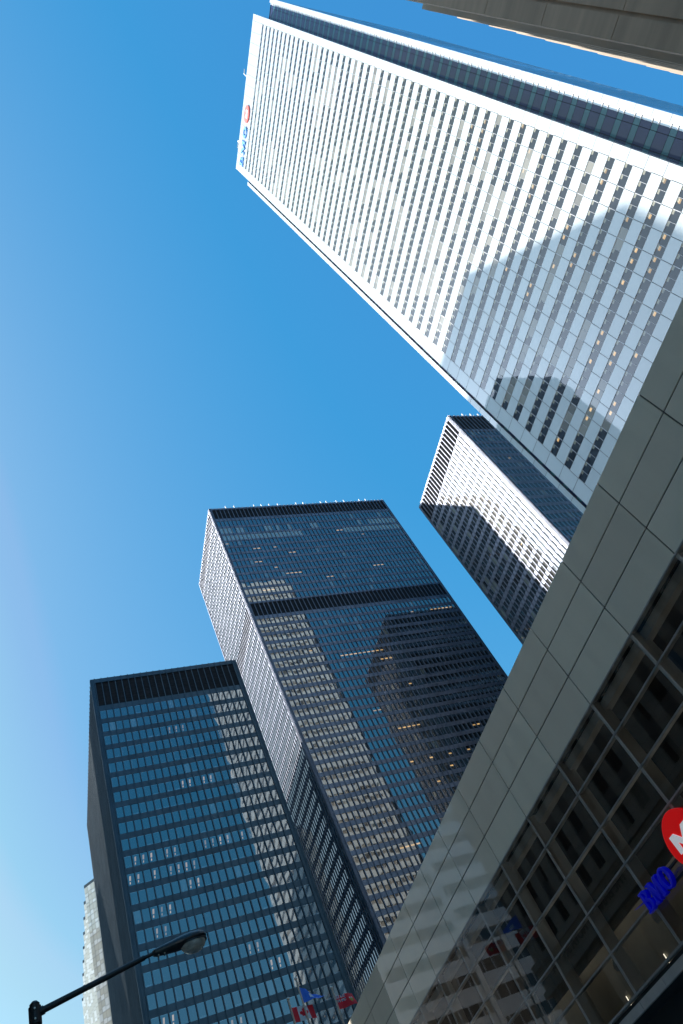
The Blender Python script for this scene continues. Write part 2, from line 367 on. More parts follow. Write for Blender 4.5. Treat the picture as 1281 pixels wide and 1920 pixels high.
# ---------------------------------------------------------------- the dark curtain-wall towers
def mies_tower(name, label, x0, x1, y0, y1, roof, rows, louvres, spans, nE, nN, inset, gmat, blindrule, litrule, fins=('N', 'E'), posts=(), rim=0.85, steel='steel', pe=.17):
    """x0..x1, y0..y1 outer faces; rows = [(z0, z1)] of glass; louvres, spans likewise"""
    cx, cy = (x0 + x1) / 2, (y0 + y1) / 2
    t = thing(name, label, 'office tower', (cx, cy, 0))
    pE = (y1 - y0 - 2 * inset) / nE; pN = (x1 - x0 - 2 * inset) / nN
    b = MB(); b.box(x0 + .6, x1 - .6, y0 + .6, y1 - .6, G, roof - .6); b.build('core', 'louvre', t)
    g = 0.16                                     # glass plane set back from the steel
    for fi, (z0, z1) in enumerate(rows):
        for face, n, p in (('N', nN, pN), ('E', nE, pE)):
            mb = MB()
            for i in range(n):
                r = random.random()
                bl = blindrule(face, fi, i, n); li = litrule(face, fi, i, n)
                if face == 'N': mb.pane((x1 - inset - i * p, y1 - g), NF, p, z0, z1, 0, (r, bl, li, 0))
                else: mb.pane((x1 - g, y0 + inset + i * p), EF, p, z0, z1, 0, (r, bl, li, 0))
            mb.build('window_band', gmat, t)
    for z0, z1 in spans:
        mb = MB(); mb.ring(x0 + .08, x1 - .08, y0 + .08, y1 - .08, z0, z1, 0.3); mb.build('spandrel', steel, t)
    for z0, z1 in louvres:
        mb = MB(); q = 0.38
        mb.ring(x0 + q, x1 - q, y0 + q, y1 - q, z0, z1, 0.1)
        mb.build('louvre_band', 'louvre', t)
    def ibeam(px, py, face):
        mb = MB(); zt = roof - .05
        if face == 'N':
            mb.box(px - .035, px + .035, y1 - .08, y1 + .17, G + 5, zt, skip='z'); mb.box(px - .095, px + .095, y1 + .17, y1 + .21, G + 5, zt)
        else:
            mb.box(x1 - .08, x1 + pe, py - .035, py + .035, G + 5, zt, skip='z'); mb.box(x1 + pe, x1 + pe + .04, py - .095, py + .095, G + 5, zt)
        mb.build('mullion', steel, t)
    if 'N' in fins:
        for i in range(nN + 1): ibeam(x1 - inset - i * pN, 0, 'N')
    if 'E' in fins:
        for i in range(nE + 1): ibeam(0, y0 + inset + i * pE, 'E')
    for px, py, sx, sy in ((x1, y1, -1, -1), (x0, y1, 1, -1), (x1, y0, -1, 1), (x0, y0, 1, 1)):
        mb = MB(); i2 = inset - .14
        mb.box(px + sx * .045, px + sx * i2, py + sy * .045, py + sy * i2, G, roof - .06)
        for a in (.10, .34, i2 - .08):
            mb.box(px + sx * (a - .04), px + sx * (a + .04), py - sy * .09, py + sy * .05, G, roof - .08, skip='z')
            mb.box(px - sx * .09, px + sx * .05, py + sy * (a - .04), py + sy * (a + .04), G, roof - .08, skip='z')
        mb.build('corner_post', steel, t)
    mb = MB(); mb.ring(x0 + .05, x1 - .05, y0 + .05, y1 - .05, roof - rim, roof, 0.5); mb.build('parapet', steel, t)
    mb = MB(); mb.box(x0 + .6, x1 - .6, y0 + .6, y1 - .6, roof - .5, roof - .3); mb.build('roof', 'louvre', t)
    for (px, py, h, r) in posts:
        mb = MB(); mb.tube((px, py, roof - .1), (px, py, roof + h), r, r, 6); mb.build('roof_post', 'white', t)
    return t

def rows_from(tops, h): return [(z - h, z) for z in tops]
def spans_between(rows, edges):
    """steel bands filling every gap between the glass and louvre bands"""
    al = sorted(rows + edges, key=lambda r: -r[1]); out = []
    for a, b in zip(al, al[1:]):
        if a[0] - b[1] > 0.05: out.append((b[1], a[0]))
    return out

# middle tower
x1, x0, y1, y0 = -68.75, -141.2, -161.3, -198.1
lv = [(214.6, 220.2), (162.83, 168.66)]
rw = [(210.0, 213.05), (205.74, 208.85), (201.82, 204.56)] + rows_from([201.03 - 3.645 * k for k in range(9)], 2.45)
rw += rows_from([161.35 - 3.665 * k for k in range(43)], 2.40)
def blind_mid(face, fi, i, n):
    if face == 'N':
        if fi == 1: return 1.0 if (i < 2 or 4 <= i < 6 or i > 38 or random.random() < .22) else 0.0
        if fi == 2: return 1.0 if (i < 20 or i > 30) and random.random() < .93 else 0.0
        return 0.55 if random.random() < .03 else 0.0
    return 0.5 if random.random() < .25 else 0.0
runs = {}
for fi, a, b in ((4, 6, 8), (4, 11, 12), (2, 29, 31), (6, 5, 7), (5, 14, 16), (8, 11, 15), (9, 20, 22), (8, 33, 36), (7, 9, 10), (10, 4, 7),
                 (13, 40, 46), (17, 14, 24), (18, 22, 25), (25, 18, 23), (28, 17, 18), (28, 21, 22), (28, 25, 26), (28, 29, 30), (29, 24, 25),
                 (29, 28, 29), (30, 20, 21), (33, 27, 31), (36, 16, 19), (38, 12, 15), (21, 25, 26), (26, 33, 35), (34, 8, 12), (40, 14, 18)):
    for q in range(a, b): runs[(fi, q)] = 1.0
def lit_mid(face, fi, i, n):
    if face == 'N':
        if (fi, i) in runs: return 0.6 + .4 * random.random()
        return 0.5 if random.random() < .006 else 0.0
    return 0.0
posts = []
for px in (133, 165, 240, 268, 298, 332, 405, 433, 505, 528, 570, 602, 668, 695):
    f = (px - 72) / (762 - 72); posts.append((x1 - .5 + f * (x0 - x1 + 1), y1 - .45, 1.6, .2))
for j in range(9): posts.append((x1 - .4, y0 + 2 + j * 4.1, .45, .07))
mies_tower('dark_steel_tower', 'tall dark steel office tower in the middle with a black louvre band halfway up', x0, x1, y0, y1, 221.0, rw, lv,
           spans_between(rw, lv + [(220.2, 221.0), (G, G + 4)]), 23, 47, 0.85, 'bronze_glass', blind_mid, lit_mid, posts=posts)

# far tower on the right, half in the middle tower's shadow
x1, x0, y1, y0 = -130.6, -191.0, -100.3, -136.3
lv = [(172.4, 180.2)]
rw = rows_from([171.0 - 3.655 * k for k in range(46)], 2.36)
def blind_far(face, fi, i, n): return (0.9 if random.random() < .10 else 0.0) if face == 'E' else (0.6 if random.random() < .04 else 0)
def lit_far(face, fi, i, n):
    if face == 'E': return 1.0 if (i > 10 and fi > 10 and random.random() < .03) else 0.0
    return 0.8 if random.random() < .02 else 0.0
posts = [(x1 - 6.5 - q, y1 - .4, 1.7, .2) for q in (0, 3.1, 6.0, 12, 15)] + [(x1 - .3, y0 + 1 + j * 3.05, .5, .07) for j in range(12)]
mies_tower('dark_glass_tower', 'dark office tower at the right whose sunlit face carries a slanting shadow', x0, x1, y0, y1, 181.0, rw, lv,
           spans_between(rw, lv + [(180.2, 181.0), (G, G + 4)]), 23, 39, 0.8, 'bronze_glass', blind_far, lit_far, posts=posts)

# nearest, lower tower at the left
x1, x0, y1, y0 = -16.75, -52.9, -144.9, -205.0
lv = [(122.73, 130.0)]
rw = rows_from([121.33 - 3.715 * k for k in range(33)], 2.48)
def blind_near(face, fi, i, n): return (0.75 if random.random() < .035 else 0.0) if face == 'N' else 0.0
runs2 = {}
for fi, a, b in ((0, 2, 4), (2, 9, 12), (6, 9, 14), (6, 16, 18), (10, 1, 7), (10, 9, 16), (11, 0, 2), (11, 3, 9), (13, 2, 5), (14, 1, 4), (19, 4, 10), (18, 1, 3), (20, 3, 5),
                 (12, 7, 9), (16, 12, 14), (21, 2, 8), (22, 9, 14), (23, 3, 6), (24, 6, 11), (17, 14, 17)):
    for q in range(a, b):
        if random.random() < .85: runs2[(fi, q)] = .35 + .65 * random.random()
def lit_near(face, fi, i, n): return runs2.get((fi, i), 0.0) if face == 'N' else 0.0
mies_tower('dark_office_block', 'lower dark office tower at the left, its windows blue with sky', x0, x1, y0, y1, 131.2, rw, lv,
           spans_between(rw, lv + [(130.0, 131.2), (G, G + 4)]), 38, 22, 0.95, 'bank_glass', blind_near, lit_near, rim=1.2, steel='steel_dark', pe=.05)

# ---------------------------------------------------------------- the white tower
def white_tower():
    X1, Y1, W = -84.2, -3.5, 58.6
    X0, Y0 = X1 - W, Y1 - W
    n1, n2 = 5.0, 5.2                       # re-entrant corner, depth in x and in y
    top = 288.3
    ya, yb = -57.0, -8.7                    # the east face between the corners
    xa, xb = X0 + n1, X1 - n1
    t = thing('white_office_tower', 'very tall white office tower with rows of ribbon windows and a sign at its top', 'office tower', ((X0 + X1) / 2, (Y0 + Y1) / 2, 0))
    pit = 3.99; wz = [277.0 - pit * k for k in range(67)]; wh = 1.62
    wy0, wy1 = -54.4, -10.6; NP = 28; pw = (wy1 - wy0) / NP
    # core
    b = MB(); b.box(X0 + .5, X1 - .5, ya + .5, yb - .5, G, top - .5); b.box(xa + .5, xb - .5, Y0 + .5, Y1 - .5, G, top - .55)
    b.build('core', 'white_back', t)
    jt = 0.042
    xs0, xs1 = xa + (48.6 - 43.8) / 2, xb - (48.6 - 43.8) / 2
    def panelrow(mb, z0, z1):
        for i in range(NP // 2):
            mb.pane((X1, wy0 + i * 2 * pw + jt), EF, 2 * pw - 2 * jt, z0 + jt, z1 - jt, 0, (random.random(), 0, 0, 0))
    def panelrow_s(mb, z0, z1):
        for i in range(NP // 2): mb.pane((xs0 + i * 2 * pw + jt, Y0), SF, 2 * pw - 2 * jt, z0 + jt, z1 - jt, 0, (random.random(), 0, 0, 0))
    def panelrow_n(mb, z0, z1): mb.pane((xs1, Y1), NF, xs1 - xs0, z0, z1, 0, (random.random(), 0, 0, 0))
    sS, sN, wS, wN = MB(), MB(), MB(), MB()
    blindrun = {}
    for fi in range(67):
        i = 0
        while i < NP:
            if random.random() < .095:
                L = random.choice((1, 2, 2, 3, 4, 6))
                for q in range(i, min(NP, i + L)): blindrun[(fi, q)] = .55 + .45 * random.random()
                i += L
            i += 1
    for k, z in enumerate(wz):
        zb = z - wh
        mb = MB(); nxt = wz[k + 1] if k + 1 < len(wz) else G
        panelrow(mb, nxt, zb); panelrow_s(sS, nxt, zb); panelrow_n(sN, nxt, zb)
        # sill and head returns
        for (zz, up) in ((zb, 1), (z, -1)):
            if up > 0:
                mb.poly(((X1 - .07, wy0, zz), (X1, wy0, zz), (X1, wy1, zz), (X1 - .07, wy1, zz)), 1)
            else:
                mb.poly(((X1, wy0, zz), (X1 - .07, wy0, zz), (X1 - .07, wy1, zz), (X1, wy1, zz)), 1)
        mb.build('spandrel', ['white_panel', 'white_bar'], t)
        mb = MB()
        for i in range(NP):
            bl = blindrun.get((k, i), 0.0)
            li = 0.0
            if k > 47 and random.random() < .22: li = .7 + .3 * random.random()
            elif k > 40 and i > 8 and random.random() < .11: li = .6 + .3 * random.random()
            elif k > 34 and i > 18 and random.random() < .14: li = .5
            mb.pane((X1 - .06, wy0 + i * pw + .04), EF, pw - .08, zb, z, 0, (random.random(), bl, li, 0))
            wS.pane((xs0 + i * pw + .05, Y0 + .16), SF, pw - .1, zb, z, 0, (random.random(), 1.0 if random.random() < .6 else .2, 0, 0))
        wN.pane((xs1, Y1 - .16), NF, xs1 - xs0, zb, z, 0, (random.random(), 0, 0, 0))
        for i in range(NP + 1):                 # bars between the panes
            yy = wy0 + i * pw; wd = .04 if i % 2 == 0 else .022
            mb.box(X1 - .2, X1 - .03, yy - wd, yy + wd, zb, z, 1, skip='z')
            xx = xs0 + i * pw
            wS.box(xx - wd, xx + wd, Y0 + .06, Y0 + .2, zb, z, 1, skip='z')
        mb.build('window_band', ['ribbon_glass', 'window_bar'], t)
    for q, nm, mt in ((sS, 'spandrel', 'white_panel'), (sN, 'spandrel', 'white_panel'), (wS, 'window_band', ['ribbon_glass', 'white_bar']), (wN, 'window_band', 'ribbon_glass')):
        q.build(nm, mt, t, kind='stuff')      # faces turned away from the street, seen only mirrored or edge on
    # crown above the topmost windows and the plain piers beside them
    mb = MB(); z0 = wz[0]
    for r in range(3):
        za, zb2 = z0 + (top - z0) * r / 3, z0 + (top - z0) * (r + 1) / 3
        for i in range(NP // 2):
            mb.pane((X1, wy0 + i * 2 * pw + jt), EF, 2 * pw - 2 * jt, za + jt, zb2 - jt, 0, (random.random(), 0, 0, 0))
            mb.pane((xs0 + i * 2 * pw + jt, Y0), SF, 2 * pw - 2 * jt, za + jt, zb2 - jt, 0, (random.random(), 0, 0, 0))
            mb.pane((xs1 - i * 2 * pw - jt, Y1), NF, 2 * pw - 2 * jt, za + jt, zb2 - jt, 0, (random.random(), 0, 0, 0))
    mb.build('crown', 'white_panel', t)
    def pier(px, py, ud, wd, ret):
        mb = MB(); z = top; zs = [top, wz[0]] + wz[1:] + [G]
        for a, b2 in zip(zs, zs[1:]):
            mb.pane((px + ud[0] * jt, py + ud[1] * jt), ud, wd - 2 * jt, b2 + jt, a - jt, 0, (random.random(), 0, 0, 0))
            (rx, ry), rud, rw_ = ret
            mb.pane((rx, ry), rud, rw_, b2 + jt, a - jt, 0, (random.random(), 0, 0, 0))
        mb.build('corner_pier', 'white_panel', t)
    th = 1.15                                # thickness of the white face slabs where they end at the corners
    pier(X1, ya, EF, wy0 - ya, ((X1 - th, ya), SF, th))
    pier(X1, wy1, EF, yb - wy1, ((X1, yb), NF, th))
    pier(xa, Y0, SF, xs0 - xa, ((xa, Y0 + th), WF, th))
    pier(xs1, Y0, SF, xb - xs1, ((xb, Y0), EF, th))
    pier(xb, Y1, NF, xb - xs1, ((xb, Y1 - th), EF, th))
    pier(xs0, Y1, NF, xs0 - xa, ((xa, Y1), WF, th))
    # glazed re-entrant corners
    def corner(yc0, yc1, xc0, xc1, north):
        mb = MB(); gx = xb - .35
        zs = []
        z = top - 1.2
        while z > G + 6:
            zs.append((z - 2.55, z, 0)); zs.append((z - pit, z - 2.55, 1)); z -= pit
        s = (yc0, yc1)
        cut = yc0 + (yc1 - yc0) * .62 if north else yc0 + (yc1 - yc0) * .38
        for za, zb2, kd in zs:
            for a, b2 in ((yc0, cut), (cut, yc1)):
                mb.pane((gx, a + .04), EF, b2 - a - .08, za + .04, zb2 - .04, 0, (random.random(), float(kd), 0, 0))
            if north: mb.pane((xc1, yc0 - .0), NF, xc1 - xc0, za + .04, zb2 - .04, 0, (random.random(), float(kd), 0, 0))
            else: mb.pane((xc0, yc1), SF, xc1 - xc0, za + .04, zb2 - .04, 0, (random.random(), float(kd), 0, 0))
        mb.box(gx - .3, gx - .06, yc0, yc1, G, top - .9, 1)
        mb.build('corner_glazing', ['notch_glass', 'louvre'], t)
        if not north: return                 # pale reveal with small bars between glass and white slab end
        mb = MB()
        ye = yc1 if north else yc0
        sg = -1 if north else 1
        mb.box(gx - .02, gx + .14, ye, ye + sg * .55, G, top - .5, 0)
        z = top - 1.2
        while z > G + 6:
            for dz in (0, 2.55): mb.box(gx + .14, gx + .26, ye, ye + sg * .6, z - dz - .09, z - dz + .09, 1)
            z -= pit
        mb.build('reveal', ['stainless', 'white_bar'], t)
    corner(yb - .0, Y1 - th, xb, X1 - th, True)
    corner(Y0 + th, ya + .0, xb, X1 - th, False)
    mb = MB(); mb.box(X0 + .3, X1 - .3, ya + .3, yb - .3, top - .5, top - .35); mb.box(xa + .3, xb - .3, Y0 + .3, Y1 - .3, top - .52, top - .4)
    for (a, b2, c, d) in ((X1 - .35, X1 - .003, ya, yb), (X0, X0 + .35, ya, yb), (xa, xb, Y0 + .003, Y0 + .35), (xa, xb, Y1 - .35, Y1 - .003)):
        mb.box(a, b2, c, d, top - .4, top, 1)
    mb.build('roof', ['louvre', 'white_bar'], t)
    # sign: light blue letters and a red roundel high on the crown
    sg = MB(); sg.box(X1 + .02, X1 + .10, -54.5, -37.0, 280.9, 281.05); sgo = sg.build('sign', 'white_bar', t)
    return t, sgo
wt, wsign = white_tower()

# ---------------------------------------------------------------- lettering
def E_(cx, cy, rx, ry, n=40, rev=False):
    p = [(cx + rx * math.cos(2 * math.pi * i / n), cy + ry * math.sin(2 * math.pi * i / n)) for i in range(n)]
    return p[::-1] if rev else p
def arc(cx, cy, rx, ry, a0, a1, n=12):
    return [(cx + rx * math.cos(math.radians(a0 + (a1 - a0) * i / n)), cy + ry * math.sin(math.radians(a0 + (a1 - a0) * i / n))) for i in range(n + 1)]
def glyph(ch):
    """heavy roman capitals, 1 unit high; returns width, outlines and holes"""
    if ch == 'B':
        o = [(0, 0)] + [(0.42, 0)] + arc(0.42, 0.27, 0.36, 0.27, -90, 90)[1:] + [(0.50, 0.53)] + arc(0.40, 0.77, 0.31, 0.23, -70, 90) + [(0, 1), (0, .94), (.10, .92), (.10, .08), (0, .06)]
        h1 = [(0.28, 0.07), (0.28, 0.49), (0.38, 0.49)] + arc(0.38, 0.28, 0.19, 0.21, 90, -90)
        h2 = [(0.28, 0.56), (0.28, 0.93), (0.36, 0.93)] + arc(0.36, 0.745, 0.16, 0.185, 90, -90)
        return 0.80, [o], [h1, h2]
    if ch == 'M':
        o = [(0, 0), (0.30, 0), (0.30, .06), (.20, .08), (.20, .74), (.50, 0), (.56, 0), (.86, .76), (.86, .08), (.78, .06), (.78, 0), (1.14, 0), (1.14, .06), (1.06, .08),
             (1.06, .92), (1.14, .94), (1.14, 1), (.84, 1), (.59, .36), (.34, 1), (0, 1), (0, .94), (.11, .92), (.11, .08), (0, .06)]
        return 1.14, [o], []
    if ch == 'O':
        return 0.92, [E_(.46, .5, .46, .52)], [E_(.46, .5, .24, .45, rev=True)]
def solid(name, outlines, holes, size, depth, mat, parent, org, ud, bevel=0.0):
    """outlines extruded into a raised letter; org = lower left, ud = running direction in plan"""
    cu = bpy.data.curves.new(name, 'CURVE'); cu.dimensions = '2D'; cu.fill_mode = 'BOTH'
    cu.extrude = depth / 2; cu.bevel_depth = bevel
    for pts in outlines + holes:
        sp = cu.splines.new('POLY'); sp.points.add(len(pts) - 1); sp.use_cyclic_u = True
        for i, (a, b) in enumerate(pts): sp.points[i].co = (a * size, b * size, 0, 1)
    tmp = bpy.data.objects.new('tmp', cu); COL.objects.link(tmp)
    dg = bpy.context.evaluated_depsgraph_get()
    me = bpy.data.meshes.new_from_object(tmp.evaluated_get(dg)); bpy.data.objects.remove(tmp); bpy.data.curves.remove(cu)
    b = BASE[parent.name]; n = Vector((ud[1], -ud[0], 0))
    mt = Matrix(((ud[0], 0, n.x, org[0] - b[0]), (ud[1], 0, n.y, org[1] - b[1]), (0, 1, 0, org[2] + EYE - b[2]), (0, 0, 0, 1)))
    me.transform(mt); me.materials.clear(); me.materials.append(M[mat])
    me.name = name
    o = bpy.data.objects.new(name, me); COL.objects.link(o); o.parent = parent; BASE[o.name] = b
    return o
EMBLEM = [(-.58, -.30), (-.58, .36), (-.30, .36), (0, .02), (.30, .36), (.58, .36), (.58, -.30), (.34, -.30), (.34, .06), (0, -.30), (-.34, .06), (-.34, -.30)]
BAR = [(-.58, -.62), (.58, -.62), (.58, -.44), (-.58, -.44)]

# high sign on the white tower
def sign_set(parent, y, z, size, depth, x, blue, red, white, roundel_r, roundel_gap, bevel=0.0, gap=.10, zc=None, sx=1.0, em=1.0):
    for ch in 'BMO':
        wd, o, h = glyph(ch)
        o = [[(a * sx, b) for a, b in q] for q in o]; h = [[(a * sx, b) for a, b in q] for q in h]
        solid('letter', o, h, size, depth, blue, parent, (x, y, z), EF, bevel); y += (wd * sx + gap) * size
    y += roundel_gap + roundel_r
    zc = z + size * .5 if zc is None else zc
    r = solid('roundel', [E_(0, 0, 1, 1, 64)], [], roundel_r, depth, red, parent, (x, y, zc), EF, bevel)
    solid('emblem', [EMBLEM, BAR], [], roundel_r * em, .04, white, parent, (x + depth * .5 + bevel + .025, y, zc), EF)
sign_set(wsign, -54.5, 279.5, 3.3, .35, -83.9, 'sign_blue', 'sign_red', 'white_bar', 2.75, .5, gap=.22, zc=281.6, sx=1.2, em=.82)

# ---------------------------------------------------------------- window-washing cranes on the white tower's roof
def crane(y, kind):
    if kind == 0:
        t = thing('roof_crane', 'small white davit crane with a short arm on the white tower roof edge', 'crane', (-85.2, y, 288.3 + EYE), None)
        mb = MB(); mb.tube((-85.2, y, 288.3), (-84.6, y + .8, 293.2), .22, .18, 8); mb.build('mast', 'white_bar', t)
        mb = MB(); mb.tube((-84.7, y + .7, 292.6), (-84.6, y + 2.2, 293.0), .16, .12, 8); mb.build('arm', 'white_bar', t)
    else:
        t = thing('roof_crane', 'squat white window washing rig with a folded jib behind the sign', 'crane', (-85.4, y, 288.3 + EYE), None)
        mb = MB(); mb.tube((-85.4, y, 288.3), (-84.9, y - .2, 291.2), .5, .42, 8); mb.build('mast', 'white_bar', t)
        mb = MB(); mb.tube((-84.9, y - .2, 291.0), (-84.6, y - 2.4, 290.2), .30, .22, 8); mb.build('arm', 'stainless', t)
crane(-27.6, 0); crane(-48.0, 1)

# ---------------------------------------------------------------- gold glass tower far behind
def gold_tower():
    t = thing('gold_glass_tower', 'slim gold mirrored glass tower with a saw-tooth edge behind the lamp post', 'office tower', (-45, -345, 0))
    pts = [(-62, -296), (-34, -296), (-30.5, -300), (-27.3, -296.8), (-24.2, -299.9)]
    y = -303.4; x = -20.7
    pts.append((x, y))
    for i in range(8):
        pts.append((x - 3.0, y - 3.2)); pts.append((x - 3.0, y - 8.9)); y -= 12.2; pts.append((x, y))
    pts += [(-62, y)]
    top = 168.0; n = len(pts)
    c = MB(); cen = Vector((-42, -345))
    ins = [(p[0] - .35, p[1] - .35) for p in pts]
    c = MB()
    for i in range(n):
        a, b = ins[i], ins[(i + 1) % n]; c.poly(((*b, G), (*a, G), (*a, top - .5), (*b, top - .5)))
    c.poly([(*p, top - .4) for p in ins][::-1]); c.build('core', 'gold_frame', t)
    fl = 3.9; k = int((top - G) / fl)
    for f in range(k):
        mb = MB(); z1 = top - 1.2 - f * fl; z0 = z1 - fl
        for i in range(n - 2):
            a, b = Vector(pts[i]), Vector(pts[(i + 1) % n]); L = (b - a).length; d = (a - b).normalized()
            q = max(1, round(L / 1.6)); w_ = L / q
            for j in range(q):
                s0 = b + d * (j * w_ + .05)
                sp = z0 + 1.35 + (.4 if j % 2 else 0)
                mb.pane(s0, d, w_ - .14, z0 + .10, sp - .08, 0, (random.random(), 1.0 if random.random() < .55 else .3, 0, 0))
                mb.pane(s0, d, w_ - .14, sp + .08, z1 - .10, 0, (random.random(), .8 if random.random() < .3 else .15, 0, 0))
        mb.build('window_band', 'gold_glass', t)
    mb = MB()
    for i in range(n - 2):
        a, b = pts[i], pts[i + 1]; mb.poly(((*b, top - 1.2), (*a, top - 1.2), (*a, top), (*b, top)), 0, None, (.5, 0, 0, 0))
    mb.build('parapet', 'dull_glass', t)
gold_tower()

# ---------------------------------------------------------------- concrete tower, top right
def concrete_tower():
    X, Y, H = -22.0, 0.82, 51.0
    t = thing('concrete_tower', 'dark concrete tower with thin fins leaning in at the top right corner', 'building', (-45, 22, 0))
    b = MB(); b.box(-75, X - .06, Y + .35, 45, G, H - .4); b.build('wall', 'concrete', t)
    # smooth corner pier, a little proud, with a groove each panel joint
    mb = MB(); z = H
    zs = [H - .0, 37.1, 32.3, 27.5, 22.7, 17.9, 13, 8, G]
    for a, c in zip(zs, zs[1:]): mb.box(X - 1.2, X + .10, Y + .05, Y + .86, c + .02, a - .02)
    mb.build('corner_pier', 'concrete', t)
    for a, c in zip(zs, zs[1:]):
        mb = MB()
        for j in range(9):
            mb.box(X - .3, X, Y + 1.02 + j * 4.6, Y + 1.02 + (j + 1) * 4.6 - .03, c + .02, a - .02)
        mb.build('panel', 'concrete', t)
    for i, xx in enumerate([q * 1.06 for q in (24.4, 26.84, 29.16, 31.24, 33.53, 35.56, 37.85, 39.98, 42.2, 44.4, 46.6, 48.8, 51, 53.2, 55.4, 57.6)]):
        yy = Y - .14 - .006 * i
        mb = MB(); mb.box(-xx - .28, -xx + .28, yy, Y + .5, G, H - .05); mb.build('fin', 'concrete_plain', t)
    for f in range(12):
        mb = MB(); z = H - 3.2 - f * 3.9; mb.box(-60, X - 1.3, Y + .18, Y + .34, z - 2.2, z, 0, (random.random(), 0, 0, 0)); mb.build('window_band', 'dull_glass', t)
concrete_tower()

# ---------------------------------------------------------------- glass pavilion with the sign, right foreground
def pavilion():
    X = -20.0
    t = thing('glass_pavilion', 'low building with grey glass panels above big clear panes and a blue letter sign', 'building', (-30, -33, 0))
    zt = [17.5, 16.2, 14.72, 13.27, 11.82, 10.36, 8.88, 7.39, 5.92]
    ys = [-8.87 - 3.67 * k for k in range(-2, 15)]          # vertical joints, north to south
    ysouth, ynorth = ys[-1] - 1.2, ys[0]
    j = .030
    for r in range(3):
        for a, b in zip(ys, ys[1:]):
            mb = MB(); c = (random.random(), 0, 0, 0)
            mb.box(X - .05, X, b + j, a - j, zt[r + 1] + j, zt[r] - j, 0, c); mb.build('panel', 'podium_panel', t)
    for r in range(3, 8):
        for a, b in zip(ys, ys[1:]):
            mb = MB(); mb.pane((X, b + j), EF, a - b - 2 * j, zt[r + 1] + j, zt[r] - j, 0, (random.random(), 0, 0, 0)); mb.build('pane', 'podium_glass', t)
    # dark backing strip behind the opaque panels (joints read dark)
    mb = MB(); mb.box(X - .35, X - .07, ysouth, ynorth, zt[3] + .02, zt[0] - .03); mb.build('backing', 'podium_joint', t)
    for a in ys:
        mb = MB(); mb.box(X - .62, X - .035, a - .085, a + .085, zt[8], zt[3]); mb.build('fin', 'fin', t)
    for z in zt[3:]:
        mb = MB(); mb.box(X - .20, X - .008, ysouth, ynorth, z - .042, z + .042); mb.box(X - .006, X + .012, ysouth, ynorth, z - .012, z + .012, 0); mb.build('transom', 'alu', t)
    mb = MB(); mb.box(X - .75, X - .36, ysouth, ynorth, 12.86, 13.2); mb.build('ceiling_beam', 'fin', t)
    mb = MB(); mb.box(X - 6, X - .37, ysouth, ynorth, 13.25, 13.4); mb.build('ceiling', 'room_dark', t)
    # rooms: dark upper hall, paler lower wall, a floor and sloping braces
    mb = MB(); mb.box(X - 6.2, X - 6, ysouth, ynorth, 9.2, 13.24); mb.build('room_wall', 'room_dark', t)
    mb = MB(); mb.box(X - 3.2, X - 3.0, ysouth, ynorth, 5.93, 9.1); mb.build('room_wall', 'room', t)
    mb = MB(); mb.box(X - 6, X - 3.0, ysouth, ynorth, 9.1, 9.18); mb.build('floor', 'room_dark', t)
    for a in ys[2:]:
        mb = MB(); mb.tube((X - 2.75, a + .5, 8.75), (X - 1.1, a + 2.1, 7.3), .15, .15, 4); mb.build('brace', 'fascia', t)
    for a, b in zip(ys[1:], ys[2:]):
        mb = MB(); mb.tube((X - 1.95, a - .03, 8.98), (X - 1.95, b + .03, 8.98), .05, .05, 8); mb.build('lamp_or_fill_tube', 'tube', t)  # hidden fill tube, added to brighten the lower room
        mb = MB(); mb.box(X - 1.7, X - 1.62, b, a, 8.42, 9.09); mb.build('tube_screen', 'room_dark', t)  # board added only to keep the fill tube out of view
        mb = MB(); mb.tube((X - 2.92, (a + b) / 2 + .9, 6.35), (X - 2.92, (a + b) / 2 + .9, 7.0), .022, .022, 6); mb.build('lamp_or_fill_tube', 'tube', t)
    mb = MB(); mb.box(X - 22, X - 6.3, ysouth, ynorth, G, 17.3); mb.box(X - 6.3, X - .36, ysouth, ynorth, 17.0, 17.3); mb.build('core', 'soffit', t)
    mb = MB(); mb.box(X - .4, X, ysouth - .02, ysouth + 1.2 - .04, 5.93, zt[0]); mb.build('end_panel', 'podium_panel', t)
    mb = MB(); mb.box(X - 6.2, X - .25, ysouth, ynorth, 5.70, 5.88); mb.build('soffit', 'soffit', t)
    for a, b in zip(ys, ys[1:]):
        h = (a + b) / 2
        for p, q in ((a, h), (h, b)):
            mb = MB(); mb.box(X - .12, X + .02, q + .012, p - .012, 5.39, 5.69); mb.build('fascia_panel', 'fascia', t)
    mb = MB(); mb.box(X - 2.6, X - 2.4, ysouth, ynorth, G, 5.69); mb.build('shopfront', 'soffit', t)
    # blue letters and the red roundel
    mb = MB(); mb.box(X + .02, X + .14, -23.3, -18.6, 7.16, 7.22); mb.box(X + .02, X + .14, -23.3, -18.6, 7.56, 7.62); s = mb.build('sign', 'soffit', t)
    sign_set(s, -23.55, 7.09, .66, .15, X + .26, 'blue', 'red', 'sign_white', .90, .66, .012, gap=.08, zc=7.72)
pavilion()

